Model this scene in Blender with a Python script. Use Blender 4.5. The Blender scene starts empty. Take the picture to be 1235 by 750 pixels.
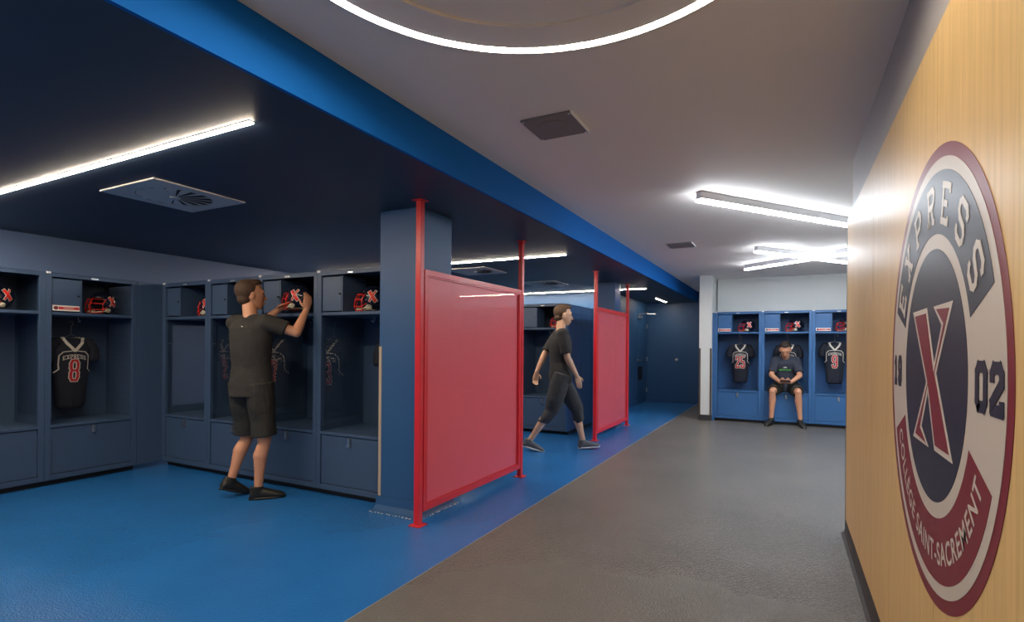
import bpy, bmesh, math, random
from mathutils import Vector, Matrix
random.seed(4)
PI = math.pi
S = bpy.context.scene
C = S.collection

# ------------------------------------------------------------------ camera, light, exposure
cam_d = bpy.data.cameras.new('camera'); cam = bpy.data.objects.new('camera', cam_d); C.objects.link(cam)
cam_d.sensor_width = 36; cam_d.lens = 642.56/1235*36; cam_d.clip_start = .02
cam_d.shift_y = (417.41-375)/1235
cam.matrix_world = Matrix.Translation((0, 0, 1.3)) @ Matrix.Rotation(.477, 4, 'Z') @ Matrix.Rotation(PI/2, 4, 'X') @ Matrix.Rotation(.008, 4, 'Z')
S.camera = cam
S.view_settings.view_transform = 'Standard'; S.view_settings.look = 'None'
S.view_settings.gamma = 1; S.view_settings.use_curve_mapping = False
S.view_settings.exposure = 0.0
S.cycles.max_bounces = 10; S.cycles.diffuse_bounces = 6; S.cycles.glossy_bounces = 4
S.cycles.transparent_max_bounces = 16; S.cycles.use_denoising = True
S.cycles.sample_clamp_indirect = 6
world = bpy.data.worlds.new('world'); S.world = world; world.use_nodes = True
world.node_tree.nodes['Background'].inputs[0].default_value = (.6, .7, 1, 1)
world.node_tree.nodes['Background'].inputs[1].default_value = .05
E_STRIP = 225.0      # recessed warm strips in the blue ceiling
E_RING = 78.0        # ring light
E_BAR = 66.0        # white bar fixtures
WARM = (1, .83, .63); NEUT = (1, .90, .76); COOL = (.87, .93, 1)

# ------------------------------------------------------------------ materials
M = {}
def mat(name, col, rough=.5, metal=0, spec=.5, bump=None, var=None, coat=0):
    m = bpy.data.materials.new(name); m.use_nodes = True; nt = m.node_tree
    b = nt.nodes['Principled BSDF']
    b.inputs['Base Color'].default_value = (*col, 1); b.inputs['Roughness'].default_value = rough
    b.inputs['Metallic'].default_value = metal; b.inputs['Specular IOR Level'].default_value = spec
    b.inputs['Coat Weight'].default_value = coat
    tc = nt.nodes.new('ShaderNodeTexCoord')
    if bump:
        n = nt.nodes.new('ShaderNodeTexNoise'); n.inputs['Scale'].default_value = bump[0]; n.inputs['Detail'].default_value = 3
        nt.links.new(tc.outputs['Object'], n.inputs['Vector'])
        k = nt.nodes.new('ShaderNodeBump'); k.inputs['Strength'].default_value = bump[1]; k.inputs['Distance'].default_value = bump[2]
        nt.links.new(n.outputs['Fac'], k.inputs['Height']); nt.links.new(k.outputs['Normal'], b.inputs['Normal'])
    if var:
        n = nt.nodes.new('ShaderNodeTexNoise'); n.inputs['Scale'].default_value = var[0]; n.inputs['Detail'].default_value = 4
        nt.links.new(tc.outputs['Object'], n.inputs['Vector'])
        r = nt.nodes.new('ShaderNodeMapRange'); r.inputs['From Min'].default_value = .3; r.inputs['From Max'].default_value = .7
        r.inputs['To Min'].default_value = 1-var[1]; r.inputs['To Max'].default_value = 1+var[1]
        nt.links.new(n.outputs['Fac'], r.inputs['Value'])
        v = nt.nodes.new('ShaderNodeVectorMath'); v.operation = 'SCALE'; v.inputs[0].default_value = col
        nt.links.new(r.outputs['Result'], v.inputs['Scale']); nt.links.new(v.outputs['Vector'], b.inputs['Base Color'])
    M[name] = m; return m
def emit(name, col, s):
    m = bpy.data.materials.new(name); m.use_nodes = True; nt = m.node_tree; nt.nodes.clear()
    e = nt.nodes.new('ShaderNodeEmission'); e.inputs[0].default_value = (*col, 1); e.inputs[1].default_value = s
    o = nt.nodes.new('ShaderNodeOutputMaterial'); nt.links.new(e.outputs[0], o.inputs[0]); M[name] = m; return m
def perforate(name, pitch, radius, ax, col, rough=.5, spec=.5):
    """painted sheet pierced by staggered round holes; ax = the two object axes of the sheet"""
    m = mat(name, col, rough, 0, spec); nt = m.node_tree; N = nt.nodes; L = nt.links
    tc = N.new('ShaderNodeTexCoord'); sp = N.new('ShaderNodeSeparateXYZ'); L.new(tc.outputs['Object'], sp.inputs[0])
    def mt(op, a, b=None):
        n = N.new('ShaderNodeMath'); n.operation = op
        for i, q in enumerate((a, b)):
            if q is None: continue
            if isinstance(q, (int, float)): n.inputs[i].default_value = q
            else: L.new(q, n.inputs[i])
        return n.outputs[0]
    u, v = sp.outputs[ax[0]], sp.outputs[ax[1]]
    def lat(du, dv):
        a = mt('SUBTRACT', mt('FRACT', mt('ADD', mt('DIVIDE', u, pitch), du+100.)), .5)
        b = mt('MULTIPLY', mt('SUBTRACT', mt('FRACT', mt('ADD', mt('DIVIDE', v, pitch*1.732), dv+100.)), .5), 1.732)
        return mt('SQRT', mt('ADD', mt('MULTIPLY', a, a), mt('MULTIPLY', b, b)))
    d = mt('MINIMUM', lat(0, 0), lat(.5, .5))
    hole = mt('LESS_THAN', d, radius/pitch)
    mx = N.new('ShaderNodeMixShader'); tr = N.new('ShaderNodeBsdfTransparent')
    L.new(hole, mx.inputs[0]); L.new(N['Principled BSDF'].outputs[0], mx.inputs[1]); L.new(tr.outputs[0], mx.inputs[2])
    L.new(mx.outputs[0], N['Material Output'].inputs[0]); return m

mat('blue_paint', (.020, .085, .225), .45, bump=(300, .05, .002))
mat('left_wall_paint', (.10, .16, .31), .5, bump=(300, .05, .002))
mat('fascia_blue', (.003, .120, .44), .7, 0, .12, bump=(200, .05, .002))
mat('navy_ceiling', (.020, .038, .074), .5, bump=(250, .05, .002))
mat('grey_ceiling', (.80, .76, .72), .7, bump=(150, .05, .002))
mat('white_wall', (.66, .68, .66), .55, bump=(200, .05, .002))
mat('grey_drywall', (.42, .39, .37), .6)
mat('locker_paint', (.043, .080, .155), .42, bump=(400, .04, .001))
mat('locker_blue', (.028, .112, .28), .42, bump=(400, .04, .001))
perforate('locker_mesh', .017, .0055, (1, 2), (.043, .080, .155), .4)
perforate('locker_mesh_blue', .017, .0055, (1, 2), (.028, .112, .28), .4)
perforate('screen_mesh', .0065, .0019, (1, 2), (.80, .115, .15), .34)
mat('red_paint', (.62, .018, .028), .30, bump=(300, .04, .001))
mat('toe_black', (.006, .007, .009), .5)
mat('steel', (.55, .56, .58), .28, 1)
mat('dark_metal', (.02, .02, .022), .4, .6)
mat('guard_tan', (.44, .36, .28), .45)
mat('guard_brown', (.07, .052, .038), .5)
mat('base_rubber', (.035, .034, .034), .5)
mat('white_metal', (.82, .83, .85), .35)
mat('diffuser_grey', (.50, .49, .48), .5)
mat('hole_shade', (.01, .01, .01), .7)
mat('vent_grey', (.22, .20, .19), .5)
mat('strip_white', (.75, .70, .66), .5); mat('logo_white', (.56, .50, .44), .42, 0, .3)
mat('logo_navy', (.018, .022, .042), .42, 0, .3); mat('logo_maroon', (.19, .018, .028), .42, 0, .3)
mat('jersey_black', (.006, .008, .018), .75, bump=(600, .15, .001))
mat('jersey_white', (.62, .57, .50), .7); mat('jersey_red', (.50, .018, .022), .65)
mat('helmet_navy', (.008, .010, .022), .16, coat=.6); mat('mask_red', (.62, .02, .015), .28)
mat('pad_cream', (.62, .56, .45), .6)
mat('hanger_metal', (.35, .35, .36), .3, 1)
mat('skin', (.56, .27, .16), .5, bump=(120, .1, .002)); mat('skin_pale', (.55, .33, .23), .5, bump=(120, .1, .002))
mat('hair_brown', (.055, .028, .014), .7, bump=(160, .8, .004)); mat('hair_dark', (.028, .018, .012), .7, bump=(160, .8, .004))
mat('shirt_black', (.022, .020, .019), .85, bump=(14, .5, .02)); mat('shorts_black', (.017, .016, .013), .7, bump=(13, .6, .02))
mat('shirt_charcoal', (.018, .018, .021), .85, bump=(14, .5, .02)); mat('pants_grey', (.028, .031, .038), .85, bump=(13, .5, .02))
mat('shirt_slate', (.028, .033, .052), .85, bump=(14, .5, .02)); mat('print_green', (.10, .50, .08), .6)
mat('shoe_black', (.012, .012, .010), .5); mat('shoe_grey', (.085, .09, .10), .7); mat('sole_white', (.6, .6, .58), .5)
mat('eye_dark', (.02, .012, .01), .3); mat('lip', (.32, .10, .075), .5)
emit('strip_glow', WARM, E_STRIP); emit('strip_glow_dim', WARM, 70); emit('ring_glow', NEUT, E_RING); emit('bar_glow', COOL, E_BAR)

def floor_mat(name, col, rough, bs, bd):
    m = mat(name, col, rough, 0, .5); nt = m.node_tree; N = nt.nodes; L = nt.links; b = N['Principled BSDF']
    tc = N.new('ShaderNodeTexCoord')
    n1 = N.new('ShaderNodeTexNoise'); n1.inputs['Scale'].default_value = 120; n1.inputs['Detail'].default_value = 2
    n2 = N.new('ShaderNodeTexNoise'); n2.inputs['Scale'].default_value = 1.3; n2.inputs['Detail'].default_value = 5
    vo = N.new('ShaderNodeTexVoronoi'); vo.inputs['Scale'].default_value = 95
    for n in (n1, n2, vo): L.new(tc.outputs['Object'], n.inputs['Vector'])
    ad = N.new('ShaderNodeMath'); ad.operation = 'ADD'; L.new(n1.outputs['Fac'], ad.inputs[0]); L.new(vo.outputs['Distance'], ad.inputs[1])
    k = N.new('ShaderNodeBump'); k.inputs['Strength'].default_value = bs; k.inputs['Distance'].default_value = bd
    L.new(ad.outputs[0], k.inputs['Height']); L.new(k.outputs['Normal'], b.inputs['Normal'])
    r = N.new('ShaderNodeMapRange'); r.inputs['From Min'].default_value = .35; r.inputs['From Max'].default_value = .65
    r.inputs['To Min'].default_value = .92; r.inputs['To Max'].default_value = 1.08
    L.new(n2.outputs['Fac'], r.inputs['Value'])
    v = N.new('ShaderNodeVectorMath'); v.operation = 'SCALE'; v.inputs[0].default_value = col
    L.new(r.outputs['Result'], v.inputs['Scale']); L.new(v.outputs['Vector'], b.inputs['Base Color'])
    return m
floor_mat('blue_epoxy', (.019, .145, .43), .19, .55, .0045)
floor_mat('grey_epoxy', (.155, .147, .135), .20, .8, .0060)

def wood_mat():
    m = mat('maple_panel', (.50, .32, .14), .42, 0, .3); nt = m.node_tree; N = nt.nodes; L = nt.links; b = N['Principled BSDF']
    tc = N.new('ShaderNodeTexCoord'); mp = N.new('ShaderNodeMapping'); mp.inputs['Scale'].default_value = (30, 30, 1.2)
    n = N.new('ShaderNodeTexNoise'); n.inputs['Scale'].default_value = 2.2; n.inputs['Detail'].default_value = 6; n.inputs['Distortion'].default_value = .4
    L.new(tc.outputs['Object'], mp.inputs[0]); L.new(mp.outputs[0], n.inputs['Vector'])
    cr = N.new('ShaderNodeValToRGB'); cr.color_ramp.elements[0].position = .3; cr.color_ramp.elements[0].color = (.63, .41, .165, 1)
    cr.color_ramp.elements[1].position = .7; cr.color_ramp.elements[1].color = (.75, .50, .215, 1)
    L.new(n.outputs['Fac'], cr.inputs[0]); L.new(cr.outputs[0], b.inputs['Base Color'])
wood_mat()

# ------------------------------------------------------------------ mesh helpers
def link(name, bm, m=None, parent=None, smooth=False, recalc=True):
    if recalc: bmesh.ops.recalc_face_normals(bm, faces=bm.faces)
    me = bpy.data.meshes.new(name); bm.to_mesh(me); bm.free()
    if smooth:
        for p in me.polygons: p.use_smooth = True
    if m: me.materials.append(M[m])
    o = bpy.data.objects.new(name, me); C.objects.link(o)
    if parent: o.parent = parent
    return o
def thing(name, label, cat, loc=(0, 0, 0), rz=0, group=None):
    o = bpy.data.objects.new(name, None); C.objects.link(o); o.empty_display_size = .1
    o.location = loc; o.rotation_euler = (0, 0, rz); o['label'] = label; o['category'] = cat
    if group: o['group'] = group
    return o
def tag(o, label, cat, group=None):
    o['label'] = label; o['category'] = cat
    if group: o['group'] = group
    return o
def box(bm, a, b, bev=0):
    (x0, y0, z0), (x1, y1, z1) = a, b
    r = bmesh.ops.create_cube(bm, size=1)
    for v in r['verts']:
        v.co = Vector(((x0+x1)/2+v.co.x*(x1-x0), (y0+y1)/2+v.co.y*(y1-y0), (z0+z1)/2+v.co.z*(z1-z0)))
    if bev:
        es = list({e for v in r['verts'] for e in v.link_edges})
        bmesh.ops.bevel(bm, geom=es, offset=bev, segments=2, affect='EDGES', profile=.5)
def boxes(lst, bev=0):
    bm = bmesh.new()
    for a, b in lst: box(bm, a, b, bev)
    return bm
def struct(name, a, b, m):
    o = link(name, boxes([(a, b)]), m); o['kind'] = 'structure'; return o
def loft(bm, rings, n=16, cap=True):
    """rings: (center, half-axis u, half-axis v)"""
    prev = None; first = None
    for c, u, v in rings:
        c, u, v = Vector(c), Vector(u), Vector(v)
        ring = [bm.verts.new(c+u*math.cos(2*PI*k/n)+v*math.sin(2*PI*k/n)) for k in range(n)]
        if prev:
            for k in range(n): bm.faces.new((prev[k], prev[(k+1) % n], ring[(k+1) % n], ring[k]))
        else: first = ring
        prev = ring
    if cap: bm.faces.new(first[::-1]); bm.faces.new(prev)
def perp(d):
    d = d.normalized(); a = Vector((0, 0, 1)) if abs(d.z) < .9 else Vector((1, 0, 0))
    u = d.cross(a).normalized(); return u, d.cross(u).normalized()
def capsule(bm, p, q, r0, r1, n=14):
    p, q = Vector(p), Vector(q); d = (q-p)
    if d.length < 1e-6: return
    u, v = perp(d); d.normalize(); R = []
    for k in range(4):
        t = -PI/2+PI/2*k/4+.12; R.append((p+d*r0*math.sin(t), u*r0*math.cos(t), v*r0*math.cos(t)))
    for k in range(5):
        t = PI/2*k/4 if k < 4 else PI/2-.12
        R.append((q+d*r1*math.sin(t), u*r1*math.cos(t), v*r1*math.cos(t)))
    loft(bm, R, n)
def chain(bm, pts, rads, n=14):
    for i in range(len(pts)-1): capsule(bm, pts[i], pts[i+1], rads[i], rads[i+1], n)
def tube(bm, pts, r, n=8, closed=False):
    pts = [Vector(p) for p in pts]; N = len(pts); rings = []
    up = None
    for i, p in enumerate(pts):
        a = pts[(i-1) % N] if (closed or i > 0) else p
        b = pts[(i+1) % N] if (closed or i < N-1) else p
        d = (b-a).normalized()
        if up is None: up, _ = perp(d)
        u = (up-d*up.dot(d)).normalized(); up = u; v = d.cross(u)
        rings.append([bm.verts.new(p+u*r*math.cos(2*PI*k/n)+v*r*math.sin(2*PI*k/n)) for k in range(n)])
    for i in range(N if closed else N-1):
        A, B = rings[i], rings[(i+1) % N]
        for k in range(n): bm.faces.new((A[k], A[(k+1) % n], B[(k+1) % n], B[k]))
    if not closed: bm.faces.new(rings[0][::-1]); bm.faces.new(rings[-1])
def ellipsoid(bm, c, R, rad, seg=20):
    r = bmesh.ops.create_uvsphere(bm, u_segments=seg, v_segments=seg//2+2, radius=1)
    for v in r['verts']: v.co = Vector(c)+R @ Vector((v.co.x*rad[0], v.co.y*rad[1], v.co.z*rad[2]))
def cyl(bm, p, q, r, n=20):
    p, q = Vector(p), Vector(q); u, v = perp(q-p); loft(bm, [(p, u*r, v*r), (q, u*r, v*r)], n)
def prism(bm, pts, f, t):
    """polygon pts (2d) -> 3d through f(u,v,w), thickness 0..t"""
    a = [bm.verts.new(f(u, v, 0)) for u, v in pts]; b = [bm.verts.new(f(u, v, t)) for u, v in pts]
    n = len(pts)
    bm.faces.new(a[::-1]); bm.faces.new(b)
    for k in range(n): bm.faces.new((a[k], a[(k+1) % n], b[(k+1) % n], b[k]))
def annulus(bm, r0, r1, a0, a1, f, t, n=96):
    """ring sector, closed when a1-a0 is a full turn"""
    full = abs(abs(a1-a0)-2*PI) < 1e-4; N = n if full else n+1; V = []
    for k in range(N):
        a = a0+(a1-a0)*k/n; c, s = math.cos(a), math.sin(a)
        V.append([bm.verts.new(f(r*c, r*s, w)) for r, w in ((r0, 0), (r1, 0), (r1, t), (r0, t))])
    for k in range(n):
        A, B = V[k], V[(k+1) % N]
        for j in range(4): bm.faces.new((A[j], A[(j+1) % 4], B[(j+1) % 4], B[j]))
    if not full: bm.faces.new(V[0]); bm.faces.new(V[-1][::-1])

# block lettering: centre-line strokes on a 0..1 by 0..1 cell
c_ = .22
GL = {
 'E': [[(1, .12), (1, 0), (0, 0)], [(.12, 0), (.12, 1)], [(0, 1), (1, 1), (1, .88)], [(.12, .5), (.7, .5)]],
 'X': [[(.08, 0), (.92, 1)], [(.08, 1), (.92, 0)], [(-.06, 0), (.26, 0)], [(.74, 0), (1.06, 0)], [(-.06, 1), (.26, 1)], [(.74, 1), (1.06, 1)]],
 'P': [[(.12, 0), (.12, 1)], [(0, 1), (.8, 1), (1, .85), (1, .6), (.8, .45), (.12, .45)], [(-.05, 0), (.35, 0)]],
 'R': [[(.12, 0), (.12, 1)], [(0, 1), (.8, 1), (1, .85), (1, .65), (.8, .5), (.12, .5)], [(.55, .5), (.92, 0)], [(-.05, 0), (.3, 0)], [(.8, 0), (1.1, 0)]],
 'S': [[(1, .80), (1, .86), (.8, 1), (.2, 1), (0, .86), (0, .68), (.2, .54), (.8, .46), (1, .32), (1, .14), (.8, 0), (.2, 0), (0, .14), (0, .20)]],
 '8': [[(.2, 0), (0, .15), (0, .38), (.16, .5), (0, .62), (0, .85), (.2, 1), (.8, 1), (1, .85), (1, .62), (.84, .5), (1, .38), (1, .15), (.8, 0), (.2, 0)], [(.16, .5), (.84, .5)]],
 '9': [[(0, .2), (.02, .13), (.2, 0), (.8, 0), (1, .15), (1, .85), (.8, 1), (.2, 1), (0, .85), (0, .6), (.2, .45), (1, .45)]],
 '2': [[(0, .75), (0, .85), (.2, 1), (.8, 1), (1, .85), (1, .64), (0, .16), (0, 0), (1, 0), (1, .14)]],
 '5': [[(1, 1), (0, 1), (0, .55), (.8, .58), (1, .42), (1, .15), (.8, 0), (.2, 0), (0, .15), (0, .22)]],
 '3': [[(0, .85), (.2, 1), (.8, 1), (1, .85), (1, .62), (.8, .52), (.4, .52)], [(.8, .52), (1, .38), (1, .15), (.8, 0), (.2, 0), (0, .15)]],
 '0': [[(.2, 0), (0, .15), (0, .85), (.2, 1), (.8, 1), (1, .85), (1, .15), (.8, 0), (.2, 0)]],
 '1': [[(.1, .82), (.5, 1), (.5, 0)], [(.15, 0), (.85, 0)]],
 '7': [[(0, .85), (0, 1), (1, 1), (1, .85), (.4, .3), (.4, 0)]],
 '6': [[(1, .8), (1, .87), (.8, 1), (.2, 1), (0, .85), (0, .15), (.2, 0), (.8, 0), (1, .15), (1, .4), (.8, .55), (0, .55)]],
}
def glyphs(bm, text, x0, y0, w, h, gap, t, f, depth=.0008):
    """text in block letters with stroke width t; f maps (x,y,depth) to 3d"""
    nn_ = 0
    for i, ch in enumerate(text):
        ox = x0+i*(w+gap)
        for st in GL.get(ch, []):
            P = [Vector((ox+t/2+p[0]*(w-t), y0+t/2+p[1]*(h-t))) for p in st]
            for a, b in zip(P[:-1], P[1:]):
                d = (b-a); L = d.length
                if L < 1e-6: continue
                d /= L; n = Vector((-d.y, d.x))*t/2; e = d*t*.36
                k = max(1, int(L/.03)); A, B = a-e, b+e
                for q in range(k):
                    p0 = A+(B-A)*q/k; p1 = A+(B-A)*(q+1)/k
                    nn_ += 1; dz = (nn_ % 9)*4e-5
                    prism(bm, [(p0+n).to_tuple(), (p0-n).to_tuple(), (p1-n).to_tuple(), (p1+n).to_tuple()], lambda u, v, w: f(u, v, w+(dz if w else 0)), depth)

# ------------------------------------------------------------------ the room
XW, ZC, ZU = .373, 2.348, 2.593
XK, XB, YE = -1.847, -1.835, 12.9
fb = boxes([((-6.62, -3.6, -.1), (XB, YE+.1, 0))]); o = link('floor_blue', fb, 'blue_epoxy'); o['kind'] = 'structure'
o.name = 'floor'
o = link('floor', boxes([((XB, -3.6, -.1), (4.0, YE+.1, 0))]), 'grey_epoxy'); o['kind'] = 'structure'
struct('trim_1', (XB-.003, -3.5, 0), (XB+.003, YE, .0025), 'vent_grey')
struct('ceiling', (-6.62, -3.6, ZC), (XK-.02, YE+.1, ZC+.35), 'navy_ceiling')
struct('trim_2', (XK-.02, -3.6, ZC), (XK, YE+.1, ZU+.02), 'fascia_blue')
struct('ceiling', (XK, -3.6, ZU), (4.0, YE+.1, ZU+.1), 'grey_ceiling')
struct('wall_left', (-6.62, -3.6, 0), (-6.5, YE+.1, ZC), 'left_wall_paint')
struct('wall_front', (-6.62, -3.6, 0), (4.0, -3.5, ZU), 'blue_paint')
struct('wall_end', (-3.0, YE, 0), (-1.3, YE+.1, ZU), 'blue_paint')
struct('wall_corridor', (-3.1, 9.9, 0), (-3.0, 11.92, ZC), 'blue_paint')
struct('wall_corridor', (-3.1, 11.92, 2.08), (-3.0, YE+.1, ZC), 'blue_paint')
struct('wall_bay', (-6.5, 9.9, 0), (-3.1, 10.0, ZC), 'blue_paint')
struct('wall_niche', (-1.18, 10.75, 0), (4.0, 10.85, ZU), 'white_wall')
struct('wall_niche', (-1.412, 10.08, 0), (-1.20, YE, ZU), 'white_wall')
struct('wall_side', (3.9, -3.5, 0), (4.0, 10.75, ZU), 'white_wall')
struct('baseboard_end', (-3.0, YE-.012, .01), (-1.415, YE, .10), 'blue_paint')
struct('baseboard_corridor', (-3.0, 9.9, .0), (-2.988, 11.86, .10), 'blue_paint')
struct('baseboard_niche', (-1.424, 10.066, 0), (-1.19, 10.08, .10), 'base_rubber')
# maple-clad wall on the right
struct('wall_right', (.394, -3.5, 0), (3.9, 4.345, ZU), 'grey_drywall')
ys = [-3.5, -1.9, -.627, .633, 1.893, 3.153, 4.42]
for a, b in zip(ys[:-1], ys[1:]):
    o = struct('trim_3', (XW, a+.0015, .10), (.40 if b > 4.35 else .393, b-.0015, 2.216), 'maple_panel'); o.name = 'trim_3'
struct('trim_4', (.376, 4.421, .0), (.40, 4.50, 2.216), 'base_rubber')
bm = bmesh.new()   # coved rubber base
prof = [(.394, .10), (.378, .10), (.374, .035), (.362, .012), (.345, .001), (.394, .001)]
for (a, b) in zip(prof, prof[1:]+prof[:1]):
    vs = [bm.verts.new((a[0], -3.5, a[1])), bm.verts.new((b[0], -3.5, b[1])), bm.verts.new((b[0], 4.42, b[1])), bm.verts.new((a[0], 4.42, a[1]))]
    bm.faces.new(vs)
o = link('baseboard_right', bm, 'base_rubber'); o['kind'] = 'structure'

# ------------------------------------------------------------------ columns
def cove(x0, x1, y0, y1, h, fl, m, parent):
    bm = bmesh.new(); P = [(0, h), (.012, h), (.014, h*.45), (fl*.5, h*.14), (fl, .001), (0, .001)]
    rings = []
    for (d, z) in P:
        d_ = max(d, .0005)
        rings.append([bm.verts.new(q) for q in ((x0-d_, y0-d_, z), (x1+d_, y0-d_, z), (x1+d_, y1+d_, z), (x0-d_, y1+d_, z))])
    for a, b in zip(rings, rings[1:]):
        for k in range(4): bm.faces.new((a[k], a[(k+1) % 4], b[(k+1) % 4], b[k]))
    return link('cove_base', bm, m, parent)
def column(loc, w, d, label):
    t = thing('column', label, 'column', loc)
    link('shaft', boxes([((-w, 0, 0), (0, d, ZC))], .003), 'blue_paint', t)
    cove(-w, 0, 0, d, .115, .055, 'blue_paint', t)
    bm = boxes([((-w-.004, -.004, .118), (-w+.026, .001, 1.29)), ((-w-.004, -.004, .118), (-w, .03, 1.29))])
    g = link('corner_guard', bm, 'guard_tan', t); g['label'] = 'tan corner guard strip'
    return t
c1 = column((-2.47, 3.25, 0), .385, .43, 'square blue column beside the last locker, behind the nearest red screen')
c2 = column((-2.47, 8.38, 0), .30, .30, 'square blue column rising behind the far red screen')
# worn, scuffed white line where the cove meets the floor
bm = bmesh.new()
for k in range(90):
    t = random.random(); x, y = (-2.91+.42*t, 3.194+random.gauss(0, .006)) if k < 55 else (-2.412+random.gauss(0, .006), 3.2+.53*t)
    s = random.uniform(.0015, .004); ellipsoid(bm, (x, y, .0025), Matrix.Identity(3), (s*1.6, s*1.3, .002), 6)
g = link('scuff_marks', bm, 'strip_white', c1); g.location = (2.47, -3.25, 0); g['kind'] = 'stuff'
t = thing('corner_guard', 'brown strip on the left corner of the white column', 'corner guard', (-1.412, 10.08, .1), group=None)
link('strip', boxes([((-.004, -.006, 0), (.028, 0, 1.19))], .001), 'guard_brown', t)
t = thing('corner_guard', 'brown strip on the right corner of the white column, beside the lockers', 'corner guard', (-1.20, 10.08, .1))
link('strip', boxes([((-.028, -.006, 0), (.004, 0, 1.19))], .001), 'guard_brown', t)

# ------------------------------------------------------------------ door and end wall fittings
t = thing('door_1', 'x', 'door', (-3.0, 11.92, 0)); del t['label']; del t['category']; t['kind'] = 'structure'
link('door_leaf', boxes([((-.045, .02, .01), (-.004, .93, 2.07))], .002), 'blue_paint', t)
link('door_frame', boxes([((-.06, -.03, 0), (.012, .018, 2.12)), ((-.06, .932, 0), (.012, .975, 2.12)), ((-.06, .018, 2.072), (.012, .932, 2.12))], .002), 'blue_paint', t)
for z in (.28, 1.02, 1.80): link('hinge', boxes([((-.004, .915, z-.05), (.016, .94, z+.05))], .003), 'steel', t)
bm = bmesh.new(); cyl(bm, (-.004, .09, 1.0), (.012, .09, 1.0), .028); cyl(bm, (.012, .09, 1.0), (.055, .09, 1.0), .011); tube(bm, [(.05, .09, 1.0), (.055, .13, 1.0), (.055, .21, .998)], .011)
link('door_handle', bm, 'steel', t, True)
link('kick_plate', boxes([((-.004, .10, .55), (.002, .52, .86))], .001), 'dark_metal', t)
bm = boxes([((0, .05, 1.95), (.06, .30, 2.02))], .006); link('door_closer', bm, 'steel', t)
bm = bmesh.new(); tube(bm, [(.03, .12, 2.03), (.03, .12, 2.06), (.33, .30, 2.055)], .009); cyl(bm, (.33, .30, 2.035), (.33, .30, 2.07), .016); link('closer_arm', bm, 'steel', t)
bm = bmesh.new(); cyl(bm, (0, 0, 0), (0, -.015, 0), .035); cyl(bm, (0, -.015, 0), (0, -.05, 0), .014); ellipsoid(bm, (0, -.06, 0), Matrix.Identity(3), (.028, .018, .028))
o = link('door_stop', bm, 'steel', None, True); o.location = (-2.307, YE, 1.008); tag(o, 'small round metal knob on the dark blue end wall', 'knob')

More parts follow.
